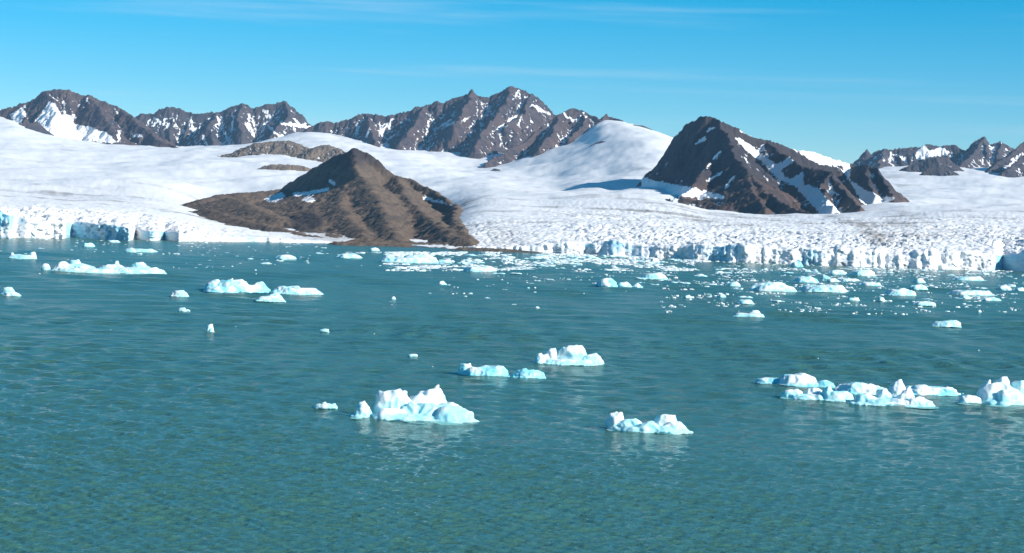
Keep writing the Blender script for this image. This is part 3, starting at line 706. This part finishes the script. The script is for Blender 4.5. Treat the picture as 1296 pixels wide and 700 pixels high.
# the brown hill at the water's edge
def hill_tone(ppx, ppy, X, Y, Z):
    t = sstep(62, 92, Z + 12 * fbm(X * 0.03, Y * 0.03, 4, 5)) * (1 - sstep(480, 530, ppx))
    t = np.maximum(t, 0.75 * sstep(-3, 4, poly_sd(ppx, ppy, z2((165, 530), (220, 505), (290, 515), (300, 550), (250, 580), (190, 565)))))
    t = np.maximum(t, 0.5 * sstep(-3, 4, poly_sd(ppx, ppy, z2((440, 525), (590, 515), (580, 535), (500, 545)))))
    t = np.maximum(t, 0.55 * (1 - sstep(290, 345, ppx)) * sstep(-0.2, 0.3, fbm(X * 0.04, Y * 0.04, 3, 8)))
    return t
mountain('rocky_hill', 'brown scree hill with dark pointed summit at the water edge',
    [[(360, 236, 3250), (370, 228, 3160), (393, 213, 3000), (419, 198, 2860), (435.7, 190.5, 2750), (448.7, 184.8, 2700), (463.6, 191, 2690), (478.5, 201, 2680), (493, 217, 2670), (503, 222, 2660), (519, 223.5, 2650), (534, 230.5, 2620), (553, 242, 2560), (577, 258, 2450)],
     {'p': [(448, 186, 2700), (449, 205, 2600), (457, 222, 2500)], 'slope': 0.95},
     {'p': [(457, 222, 2500), (474, 243, 2340), (486, 264, 2180), (492, 284, 2020), (506, 302, 1830), (520, 311.5, 1680)], 'slope': 0.50},
     {'p': [(440, 236, 2480), (432, 256, 2300), (444, 278, 2110), (462, 296, 1930), (470, 305, 1800)], 'slope': 0.42},
     {'p': [(503, 222, 2660), (515, 246, 2480), (535, 268, 2260), (560, 284, 2020), (580, 300, 1760), (592, 312, 1580)], 'slope': 0.55},
     {'p': [(577, 258, 2450), (576, 272, 2240), (583, 287, 1950), (596, 301, 1680), (598, 310, 1580)], 'slope': 0.8},
     {'p': [(256, 252, 2650), (275, 246, 2720), (310, 243, 2760), (352, 239, 2800), (400, 238, 2750), (447, 240, 2430)], 'slope': 0.33},
     {'p': [(300, 258, 2480), (340, 270, 2300), (380, 284, 2130), (430, 300, 1930)], 'slope': 0.30},
     {'p': [(262, 263, 2260), (300, 276, 2110), (340, 284, 2020), (380, 294, 1950), (420, 302.5, 1870), (446, 306.5, 1830)], 'slope': 0.28},
     {'p': [(290, 250, 2600), (320, 262, 2350), (352, 276, 2150)], 'slope': 0.28},
     {'p': [(400, 240, 2650), (396, 262, 2350), (410, 284, 2100)], 'slope': 0.35},
     {'p': [(410, 286, 2120), (440, 292, 2040), (455, 301, 1920)], 'slope': 0.45},
     {'p': [(x, y, -1) for x, y in ((432, 304.5), (460, 306), (490, 308), (520, 310.5), (556, 312.5), (580, 314), (598, 315))], 'slope': 0.22},
     {'p': [(x, y, -2) for x, y in ((452, 300), (490, 302), (525, 305), (560, 306.5), (588, 308))], 'slope': 0.25}],
    M_ROCK_HILL, 1.75, slope=1.05, dm=lambda q: (1428.0 if q == -1 else 1475.0 if q == -2 else 0) or float(np.interp(q, [1480, 1640, 1800, 1900, 2100, 2700, 3000, 4000], [1410, 1445, 1490, 1550, 1800, 2600, 2950, 3950])), seed=113, rough=0.40, fine=1.9, crag=1.2, snow_bias=-0.55, gully=0.5, back=0.4, margin=0.9, stretch=0.6, warp=0.7, smooth=2,
    tone=hill_tone,
    polys=[z2((95, 462), (150, 440), (162, 452), (138, 470), (110, 470)), z2((225, 462), (250, 455), (265, 465), (240, 474))],
    streaks=[(2.6, *z2((195, 447), (250, 443), (308, 430))), (2.2, *z2((318, 402), (330, 410))), (1.6, *z2((640, 457), (735, 488))), (1.2, *z2((690, 465), (700, 470)))])

mountain('moraine', 'low dark gravel spit at the waterline right of the brown hill',
    [[(584, 312.5, 1392), (610, 313.2, 1392), (640, 314.8, 1392), (665, 317, 1392), (694, 320.3, 1392)]], M_MORAINE, 0.6, slope=0.28, seed=131, rough=0.5, snow_bias=-0.6, floor=lambda X, Y: np.full(X.shape, -2.0), margin=4.0)

# ---------------------------------------------------------------- floating ice
def hull_lump(bm, x, y, w, dp, h, rng, kind):
    """one angular block of ice as a convex hull; its foot goes under the water"""
    pts = []
    n = 26
    for k in range(n):
        a = 2 * math.pi * (k + rng.rand() * 0.7) / n * 3.0
        t = (k + 0.5) / n
        zz = -0.45 + 1.45 * t
        if kind == 'block': r = 1.0 - 0.40 * max(zz, 0) ** 1.5
        elif kind == 'peak': r = 1.0 - 0.74 * max(zz, 0) ** 1.0
        elif kind == 'slab': r = 1.0 - 0.18 * max(zz, 0) - 0.10 * rng.rand()
        else: r = math.sqrt(max(0.02, 1 - (max(zz, 0) * 0.97) ** 2))
        r *= 0.86 + 0.22 * rng.rand()
        pts.append((x + 0.5 * w * r * math.cos(a), y + 0.5 * dp * r * math.sin(a), zz * h * (0.94 + 0.06 * rng.rand()) if zz > 0 else zz * h))
    vs = [bm.verts.new(p) for p in pts]
    res = bmesh.ops.convex_hull(bm, input=vs, use_existing_faces=False)
    bmesh.ops.delete(bm, geom=[v for v in vs if v.is_valid and not v.link_faces], context='VERTS')

def fused(bm, voxel):
    """fuse overlapping blocks into one watertight skin"""
    me = bpy.data.meshes.new('tmp'); bm.to_mesh(me); bm.free()
    o = bpy.data.objects.new('tmp', me); COL.objects.link(o)
    md = o.modifiers.new('r', 'REMESH'); md.mode = 'VOXEL'; md.voxel_size = voxel
    dg = bpy.context.evaluated_depsgraph_get()
    out = bpy.data.meshes.new_from_object(o.evaluated_get(dg))
    bpy.data.objects.remove(o); bpy.data.meshes.remove(me)
    return out

def weather(me, size, seed, amt=1.0):
    """melt hollows, chips and flutes; blue where the rind has come off"""
    n = len(me.vertices)
    co = np.empty(n * 3, np.float32); me.vertices.foreach_get('co', co); co = co.reshape(-1, 3).astype(float)
    no = np.empty(n * 3, np.float32); me.vertices.foreach_get('normal', no); no = no.reshape(-1, 3)
    s = 1.0 / size; o = seed * 17.3
    a = gn3(co * s * 1.7 + o, seed % 50) * 0.085 + np.abs(gn3(co * s * 3.4 + o, seed % 50 + 1)) * -0.085 + gn3(co * s * 8 + o, seed % 50 + 2) * 0.018 + gn3(co * s * 20 + o, seed % 50 + 3) * 0.006
    co2 = co + no * (a * size * amt + 0.015 * size)[:, None]
    me.vertices.foreach_set('co', co2.astype(np.float32).ravel())
    me.polygons.foreach_set('use_smooth', np.ones(len(me.polygons), bool))
    bl = 0.02 + 0.45 * gn3(co * s * 1.6 + o + 9, 77) + 0.36 * np.exp(-np.maximum(co[:, 2], 0) / (0.22 * size)) - 1.2 * a
    at = me.attributes.new('blue', 'FLOAT', 'POINT'); at.data.foreach_set('value', bl.astype(np.float32))
    me.update()

M_AWASH = ice_material('awash_ice', (0.16, 0.50, 0.50), 0.3)
_seed = [200]
def berg(name, label, wl, parts, group=None, mat=None, depth=0.62, category='iceberg', amt=1.0):
    """parts: name -> list of lumps (x0, x1, top row, waterline row, kind) measured in the photo; built at its real place and size"""
    parts = {k: [(float(lx(a, w_)), float(lx(b, w_)), float(ly((a + b) / 2, t)), float(ly((a + b) / 2, w_)), kd) for a, b, t, w_, kd in v] for k, v in parts.items()}
    wl = max(l[3] for v in parts.values() for l in v) - 0.5
    d0 = float(shore(wl)); s = d0 / F
    xs = [l[k] for ls in parts.values() for l in ls for k in (0, 1)]
    cxp = 0.5 * (min(xs) + max(xs))
    ctr = (float(wx(cxp, d0)), d0, 0.0)
    single = len(parts) == 1
    root = None
    if not single:
        root = new_obj(name, None); root.location = ctr
    total = (max(xs) - min(xs)) * s
    for pn, lumps in parts.items():
        _seed[0] += 1
        rng = np.random.RandomState(_seed[0])
        bm = bmesh.new(); big = 0
        for (a, b, top, w_, kind) in lumps:
            dl = shore(w_); sl = dl / F
            wd = (b - a) * sl; h = (w_ - top) * sl
            dp = max(wd * depth, h * 1.1) if kind != 'slab' else max(wd * 0.55, h * 2)
            hull_lump(bm, float(wx((a + b) / 2, dl)) - ctr[0], dl + dp * 0.35 - ctr[1], wd, dp, h * 1.04, rng, kind)
            if h > 1.2: hull_lump(bm, float(wx((a + b) / 2, dl)) - ctr[0], dl + dp * 0.3 - ctr[1], wd * 1.06, dp * 1.15, h * 0.26, rng, 'round')
            big = max(big, wd, h)
        hmax = max((l[3] - l[2]) * s for l in lumps)
        me = fused(bm, max(1.15 * s, hmax / 26, big / 85))
        weather(me, min(big, hmax * 1.8), _seed[0], amt)
        ob = new_obj(pn if not single else name, me, mat or M_ICE, root)
        if single: root = ob; ob.location = ctr
    if not single and s < 0.17:      # pale ice just awash at the waterline, towards the viewer
        for ls in parts.values():
            _seed[0] += 1; rng = np.random.RandomState(_seed[0]); bm = bmesh.new()
            a, b, top, w_, kind = ls[0]
            dl = shore(w_); wd = (b - a) * dl / F
            hull_lump(bm, float(wx((a + b) / 2, dl)) - ctr[0], dl - 0.10 * wd - ctr[1], wd * 1.15, wd * 0.9, 0.10, rng, 'round')
            me = fused(bm, max(0.10, wd / 60)); weather(me, 1.0, _seed[0], 0.35)
            new_obj('awash_shelf', me, M_AWASH, root)
    root['label'] = label; root['category'] = category
    if group: root['group'] = group
    return root

G = 'icebergs adrift on the fjord'
berg('iceberg', 'large white two-peaked iceberg in the centre foreground with a long sloping right end', 531, {
    'ice_spur': [(443, 472, 506, 529, 'peak'), (449, 468, 509, 529, 'block')],
    'ice_block': [(468, 516, 491, 529, 'block'), (480, 522, 494, 528, 'block')],
    'ice_peak': [(522, 568, 489, 527, 'block'), (531, 566, 486, 527, 'peak'), (510, 545, 497, 528, 'round')],
    'ice_apron': [(508, 600, 510, 532, 'round'), (446, 603, 524, 532, 'slab'), (540, 604, 513, 534, 'round'), (497, 540, 507, 531, 'peak'), (470, 520, 517, 531, 'round')]}, G)
berg('iceberg', 'small knobbly ice lump just left of the large two-peaked iceberg', 517.5, {'iceberg': [(395, 428, 511, 517.5, 'round'), (404, 416, 508, 517, 'peak'), (417, 426, 510, 517, 'block')]}, G)
berg('iceberg', 'long low turquoise slab of ice cut by a dark cleft, mid water', 477, {
    'ice_slab': [(579, 600, 458, 474, 'block'), (584, 648, 463, 476, 'slab'), (610, 646, 462, 476, 'block')],
    'ice_wedge': [(646, 691, 467, 478.5, 'round'), (652, 676, 465, 478, 'peak')]}, G, M_ICE_BLUE)
berg('iceberg', 'craggy white iceberg with three rounded teeth behind the long turquoise slab', 461, {
    'ice_tooth': [(675, 691, 446, 460, 'round'), (688, 707, 439, 460, 'block'), (683, 699, 447, 460, 'round')],
    'ice_peak': [(703, 746, 436, 461, 'block'), (716, 738, 435, 460, 'peak'), (700, 726, 441, 460, 'round')],
    'ice_shoulder': [(732, 767, 448, 462, 'round'), (679, 764, 455, 461.5, 'slab'), (742, 762, 446, 461, 'round')]}, G)
berg('iceberg', 'saddle-shaped iceberg with two humps, right of centre foreground', 547.5, {
    'ice_tooth': [(767, 792, 522, 544, 'block'), (769, 786, 521, 544, 'round'), (780, 818, 529, 546, 'round')],
    'ice_dome': [(824, 866, 523, 547, 'block'), (770, 877, 541, 548, 'slab'), (835, 879, 532, 549, 'peak'), (800, 840, 534, 548, 'round')]}, G)
berg('iceberg', 'smooth arched ice slab at the back of the right foreground raft', 489, {
    'ice_arch': [(985, 1040, 473, 489, 'round'), (995, 1030, 473, 489, 'round')], 'ice_tail': [(955, 994, 478, 486, 'slab')], 'ice_knob': [(1030, 1058, 481, 490, 'round')]}, G, M_ICE_BLUE)
berg('iceberg', 'bumpy row of white ice lumps in front of the arched slab', 508, {
    'ice_ledge': [(987, 1022, 493, 504, 'round'), (1015, 1048, 491, 505, 'round')], 'ice_lump': [(1040, 1056, 488, 507, 'round'), (989, 1082, 500, 506.5, 'slab'), (1035, 1085, 496, 508, 'round'), (1058, 1080, 495, 507, 'round')]}, G)
berg('iceberg', 'white ice ridge with a small pointed spire in the right foreground raft', 511, {
    'ice_lump': [(1080, 1112, 496, 511, 'round'), (1072, 1180, 505, 513, 'slab'), (1108, 1132, 490, 511, 'round')], 'ice_spire': [(1120, 1154, 481, 505, 'peak')],
    'ice_block': [(1136, 1162, 489, 512, 'peak'), (1130, 1158, 498, 513, 'block')], 'ice_ledge': [(1140, 1186, 503, 514.5, 'round')]}, G)
berg('iceberg', 'long pale turquoise bar of ice behind the spired ridge', 499, {
    'ice_slab': [(1055, 1130, 486, 499, 'round'), (1060, 1112, 484, 499, 'round')], 'ice_tail': [(1138, 1222, 489, 500, 'slab'), (1150, 1190, 487, 500, 'round')]}, G, M_ICE_BLUE)
berg('iceberg', 'chunky knobbly white ice boulder cut by the right edge of the picture', 511.5, {
    'ice_block': [(1238, 1298, 482, 512, 'round'), (1240, 1262, 480, 510, 'round'), (1258, 1284, 476, 511, 'round'), (1280, 1304, 479, 511, 'block'), (1262, 1280, 490, 513, 'round')], 'ice_foot': [(1212, 1246, 500, 511, 'round'), (1214, 1224, 495, 508, 'peak')]}, G)
berg('iceberg', 'small pyramid-topped white floe alone on open water at right', 402, {'iceberg': [(926, 972, 396.5, 402, 'slab'), (945, 968, 391, 401.5, 'peak')]}, G)
berg('iceberg', 'flat-topped white floe alone near the right side below the brash', 413.5, {'iceberg': [(1179, 1219, 406, 413.5, 'round'), (1195, 1218, 405, 413, 'round')]}, G)
berg('iceberg', 'long ragged white and turquoise iceberg near the left glacier front', 345, {
    'ice_wedge': [(62, 92, 330, 343.5, 'peak'), (68, 122, 333, 344, 'round'), (84, 104, 327, 343, 'block')], 'ice_tail': [(50, 64, 333, 342, 'round')],
    'ice_ridge': [(118, 165, 334, 345, 'round'), (142, 152, 329, 344, 'peak'), (160, 190, 332, 345, 'round')], 'ice_foot': [(58, 150, 339.5, 345, 'slab'), (120, 210, 338.5, 346, 'slab'), (178, 209, 338, 346, 'round')]}, G)
berg('iceberg', 'low floe with an upright block on its right end, far left', 327.5, {'ice_ledge': [(7, 46, 322, 327.5, 'slab'), (8, 20, 318.5, 327, 'peak')], 'ice_block': [(34, 46, 318, 327.5, 'block')]}, G)
berg('iceberg', 'white ice boulder cut by the left edge of the picture', 373.5, {'iceberg': [(-2, 19, 363, 373, 'block'), (2, 26, 370, 374.5, 'slab')]}, G)
berg('iceberg', 'thin straight white floe just off the left ice cliff', 319, {'iceberg': [(157, 201, 315, 319, 'slab'), (157, 172, 313.5, 319, 'round')]}, G)
berg('iceberg', 'turquoise iceberg with dark hollows and humped white crest, left middle distance', 370.5, {
    'ice_wedge': [(250, 290, 355, 369, 'peak'), (272, 318, 353, 370, 'block'), (280, 302, 351, 369, 'peak')], 'ice_hump': [(312, 344, 356, 370, 'peak'), (300, 336, 360, 370, 'round')], 'ice_foot': [(256, 300, 362, 370, 'slab')]}, G, M_ICE_BLUE)
berg('iceberg', 'smooth tapering ice slab trailing right of the humped turquoise iceberg', 372.5, {'iceberg': [(338, 409, 364, 372.5, 'slab'), (340, 395, 362, 372, 'round')]}, G)
berg('iceberg', 'small rounded white floe in front of the humped turquoise iceberg', 381.5, {'iceberg': [(320, 360, 374, 381.5, 'round'), (336, 360, 370, 381, 'round')]}, G)
berg('iceberg', 'small round white dome of ice left of the humped turquoise iceberg', 375.5, {'iceberg': [(214, 239, 367, 375.5, 'round'), (220, 236, 367.5, 375, 'round')]}, G)
berg('iceberg', 'tiny notched ice chip below the small round dome', 394, {'iceberg': [(224, 236, 388.8, 394, 'block'), (233, 241, 391.5, 394, 'round')]}, G)
berg('iceberg', 'tiny upright tooth of ice alone at left', 420, {'iceberg': [(260, 270, 409.5, 420, 'block'), (262, 272, 414, 421, 'peak')]}, G)
berg('iceberg', 'tiny flat ice chip alone, left of the picture centre', 420, {'iceberg': [(403, 418, 416, 420, 'slab')]}, G)
berg('iceberg', 'small arched turquoise ice block beside white lumps before the glacier', 363, {'iceberg': [(756, 782, 351, 363, 'round'), (754, 772, 352, 362, 'block')]}, G, M_ICE_BLUE)
berg('iceberg', 'white ice lump right of the small arched turquoise block', 363, {'iceberg': [(780, 800, 356.5, 363, 'round'), (799, 814, 358, 363.5, 'peak')]}, G)
berg('iceberg', 'rectangular white floe above the small arched turquoise block', 353.5, {'iceberg': [(809, 847, 346, 353.5, 'block'), (820, 846, 345, 353, 'round')]}, G)
berg('iceberg', 'white floe with scalloped top off the brown hill, largest there', 332.5, {'ice_ridge': [(482, 503, 321, 331.5, 'round'), (505, 554, 322, 332, 'block')], 'ice_ledge': [(480, 556, 326, 332.5, 'slab'), (552, 572, 328, 332.5, 'slab')]}, G)
MORE = [  # x0, x1, top, waterline, kind, label
    (423, 460, 320.5, 326.5, 'round', 'low white floe in front of the brown hill shore, left of the scalloped floe'),
    (346, 377, 322, 328.5, 'round', 'white floe off the tip of the left glacier tongue'),
    (466, 481, 313, 317.5, 'round', 'small white block close under the brown hill shore'),
    (583, 632, 337, 344, 'slab', 'long flat white floe right of the scalloped floe'),
    (553, 566, 355, 360, 'peak', 'tiny pointed ice chip in open water below the long flat floe'),
    (676, 684, 387, 391.5, 'peak', 'tiny ice chip alone in the middle of open water'),
    (494, 502, 374.5, 379, 'peak', 'tiny ice chip alone in open water above the large iceberg'),
    (515, 530, 448, 451.5, 'slab', 'awash sliver of ice above the large two-peaked iceberg'),
    (102, 120, 307, 312, 'slab', 'small floe under the left glacier front, leftmost of three'),
    (134, 152, 303.6, 306.6, 'slab', 'small pale floe under the blue shaded left ice cliff'),
    (949, 1011, 357, 369, 'round', 'broad heap of brash ice in the right-hand drift, its left end'),
    (1012, 1078, 360.5, 369.5, 'slab', 'broad heap of brash ice in the right-hand drift, its right end'),
    (1003, 1039, 350, 357.5, 'round', 'turquoise-edged floe above the broad brash heap'),
    (1075, 1111, 341, 349.5, 'block', 'flat-topped white floe close under the right ice cliff'),
    (1046, 1074, 341.5, 348, 'round', 'white floe touching the flat-topped one under the right ice cliff'),
    (1046, 1064, 352, 357, 'round', 'small floe below the pair under the right ice cliff'),
    (1060, 1092, 352.5, 355.5, 'slab', 'thin straight floe below the pair under the right ice cliff'),
    (1087, 1117, 356.5, 361.5, 'round', 'small white floe right of the broad brash heap'),
    (1155, 1173, 351.5, 358, 'peak', 'small pointed floe in the right-hand drift near the cliff'),
    (1204, 1250, 350, 354.8, 'slab', 'long thin white floe under the right end of the ice cliff'),
    (1119, 1162, 365, 374, 'round', 'rounded white floe in the drift near the right side'),
    (1150, 1176, 360, 366.5, 'round', 'white floe behind the rounded one near the right side'),
    (1200, 1263, 367.5, 374, 'slab', 'long raft of brash near the right edge'),
    (1155, 1187, 381, 386.5, 'round', 'low floe at the lower edge of the right-hand drift'),
    (1071, 1089, 376.5, 380.5, 'slab', 'small flat floe below the broad brash heap, right one'),
    (1110, 1121, 376, 380.8, 'round', 'small round floe below the broad brash heap'),
    (932, 955, 379, 384.5, 'slab', 'small flat floe above the pyramid-topped floe'),
    (907, 921, 371.5, 377, 'peak', 'small pointed floe left of the broad brash heap'),
    (1240, 1270, 376, 380.5, 'round', 'low floe near the right edge at the lower side of the drift'),
    (1261, 1281, 361.5, 366.3, 'round', 'small white floe near the right edge above the long raft'),
    (1284, 1300, 363.5, 368.5, 'round', 'small floe cut by the right edge above the long raft'),
    (1215, 1230, 373.5, 378, 'round', 'small floe just below the long raft near the right edge'),
    (1236, 1244, 391.5, 396.5, 'peak', 'tiny pointed chip below the right-hand drift'),
    (919, 939, 356.5, 362.5, 'round', 'small rounded floe left of the broad brash heap, nearer the cliff'),
    (1038, 1052, 349, 353, 'round', 'tiny floe beside the turquoise-edged floe'),
    (864, 878, 373, 377, 'peak', 'tiny pointed floe at the left end of the right-hand drift'),
    (822, 836, 326.5, 332.5, 'block', 'turquoise ice block lying against the foot of the right ice cliff'),
    (1000, 1018, 330.5, 337.5, 'round', 'turquoise lump at the foot of the right ice cliff'),
]
for k, (a, b, t, w_, kd, lab) in enumerate(MORE):
    berg('ice_floe', lab, w_, {'ice_floe': [(a, b, t, w_, kd), (a + (b - a) * 0.15, a + (b - a) * (0.5 + 0.03 * (k % 7)), t + (w_ - t) * 0.15, w_, 'round')]}, 'floes drifting off the ice cliffs', M_ICE_BLUE if 'turquoise' in lab else M_ICE, category='ice floe')

# small floes: a dozen shapes, each copy an object of its own
def floe_variants():
    out = []
    for k in range(12):
        rng = np.random.RandomState(500 + k)
        bm = bmesh.new()
        for q in range(3 + k % 3):
            hull_lump(bm, (rng.rand() - 0.5) * 0.6, (rng.rand() - 0.5) * 0.3, 0.30 + 0.4 * rng.rand(), 0.35 + 0.3 * rng.rand(), 0.08 + 0.16 * rng.rand() ** 1.5, rng, ['round', 'peak', 'slab', 'block'][(k + q) % 4])
        hull_lump(bm, 0, 0, 1.0, 0.6, 0.07, rng, 'slab')
        me = fused(bm, 0.035); weather(me, 0.3, 600 + k, 0.6)
        me.materials.append(M_ICE)
        out.append(me)
    return out
FV = floe_variants()
ZONES = [  # x0, x1, y0, y1, count, min px, max px, label, group
    (560, 860, 322.5, 338, 80, 5, 26, 'small white floe in the dense brash below the middle of the ice cliff', 'dense brash below the ice cliff'),
    (860, 1296, 344, 382, 85, 4, 22, 'small white floe in the scattered right-hand drift of brash', 'right-hand drift of brash'),
    (620, 960, 338, 362, 34, 4, 18, 'small white floe at the ragged lower edge of the middle brash', 'lower edge of the middle brash'),
    (270, 560, 311, 338, 26, 4, 16, 'small white floe scattered on the water off the brown hill', 'floes off the brown hill'),
    (0, 280, 304, 325, 14, 4, 13, 'small white floe scattered under the left glacier front', 'floes under the left glacier'),
    (380, 960, 362, 400, 18, 3, 8, 'tiny white chip of ice adrift on the open middle water', 'chips on the open water'),
]
rng = np.random.RandomState(77)
nfl = 0
for (x0, x1, y0, y1, cnt, m0, m1, lab, grp) in ZONES:
    for k in range(cnt):
        px = x0 + (x1 - x0) * rng.rand(); py = y0 + (y1 - y0) * rng.rand() ** 1.2
        if 440 < px < 700: py = max(py, 320.5)
        py = max(float(ly(px, py)), float(np.interp(px, FRONT[:, 0], FRONT[:, 1])) + 1.6)
        px = float(lx(px, py)); d = shore(py); s = d / F
        wpx = m0 + (m1 - m0) * rng.rand() ** 2.2
        o = new_obj('small_floe', FV[nfl % 12], label=lab, category='ice floe', group=grp)
        o.location = (float(wx(px, d)), d, -0.02)
        o.rotation_euler = (0, 0, rng.normal(0, 0.35) + (math.pi if rng.rand() < 0.5 else 0))
        hz = wpx * s * (0.38 + 0.4 * rng.rand())
        o.scale = (wpx * s, wpx * s * (1.0 + 0.8 * rng.rand()), hz)
        nfl += 1

def brash():
    """thousands of finger-wide bits between the floes: one mass"""
    rng = np.random.RandomState(91)
    V, T = [], []
    def bits(n, x0, x1, y0, y1, m0, m1, pw=1.0):
        PXs = x0 + (x1 - x0) * rng.rand(n); PYs = y0 + (y1 - y0) * rng.rand(n) ** pw
        PYs = np.where((PXs > 440) & (PXs < 700), np.maximum(PYs, 319.5), PYs)
        PYs = np.maximum(ly(PXs, PYs), np.interp(PXs, FRONT[:, 0], FRONT[:, 1]) + 0.7 + 1.2 * rng.rand(n))
        ok = fbm(PXs * 0.022, PYs * 0.13, 4, 15) > 0.02 + 0.25 * (rng.rand(n) - 0.5)
        for px, py in zip(PXs[ok], PYs[ok]):
            d = shore(py); s = d / F
            w = (m0 + (m1 - m0) * rng.rand() ** 2.5) * s
            h = w * (0.06 + 0.12 * rng.rand())
            cx, cy = float(wx(px, d)), d
            m = 6; b = len(V); a0 = rng.rand() * 6.28
            for j in range(m):
                r = 0.5 * w * (0.7 + 0.5 * rng.rand()); a = a0 + 6.283 * j / m
                V.append((cx + 1.35 * r * math.cos(a), cy + r * 1.1 * math.sin(a), -0.3))
            for j in range(m):
                q = V[b + j]; f = 0.55 + 0.35 * rng.rand()
                V.append((cx + (q[0] - cx) * f, cy + (q[1] - cy) * f, h * (0.6 + 0.5 * rng.rand())))
            V.append((cx, cy, h * 1.1))
            for j in range(m):
                k2 = (j + 1) % m
                T.append((b + j, b + k2, b + m + k2)); T.append((b + j, b + m + k2, b + m + j)); T.append((b + m + j, b + m + k2, b + 2 * m))
    bits(10500, 490, 900, 319, 343, 1.2, 7, 1.3)
    bits(4200, 840, 1300, 340, 398, 1.0, 6, 2.0)
    bits(700, 560, 1000, 336, 372, 1.0, 4, 1.6)
    bits(420, 200, 560, 306, 344, 1.0, 4, 1.4)
    bits(220, -20, 300, 302, 330, 1.0, 4, 1.4)
    bits(900, 680, 1300, 321, 349, 1.0, 5, 1.0)
    bits(90, 0, 1296, 345, 470, 1.0, 3, 1.6)
    me = mesh_np('brash_ice', np.array(V), np.array(T), smooth=False)
    new_obj('brash_ice', me, M_ICE, kind='stuff', label='drifting brash of tiny ice bits in front of the glaciers', category='brash ice')
brash()

# ---------------------------------------------------------------- air
def haze():
    me = bpy.data.meshes.new('haze'); bm = bmesh.new()
    bmesh.ops.create_cube(bm, size=1.0)
    bmesh.ops.scale(bm, vec=(14000, 12000, 760), verts=bm.verts)
    bmesh.ops.translate(bm, vec=(0, 5000, 380 - 22), verts=bm.verts)
    bm.to_mesh(me); bm.free()
    m = bpy.data.materials.new('clear_arctic_air'); m.use_nodes = True
    t = m.node_tree; t.nodes.clear()
    o = t.nodes.new('ShaderNodeOutputMaterial'); v = t.nodes.new('ShaderNodeVolumePrincipled')
    v.inputs['Color'].default_value = (0.34, 0.65, 1.0, 1)
    v.inputs['Density'].default_value = 0.000027
    v.inputs['Anisotropy'].default_value = 0.0
    t.links.new(v.outputs[0], o.inputs['Volume'])
    new_obj('haze', me, m, kind='stuff', label='thin blue haze of clear arctic air', category='haze')
haze()
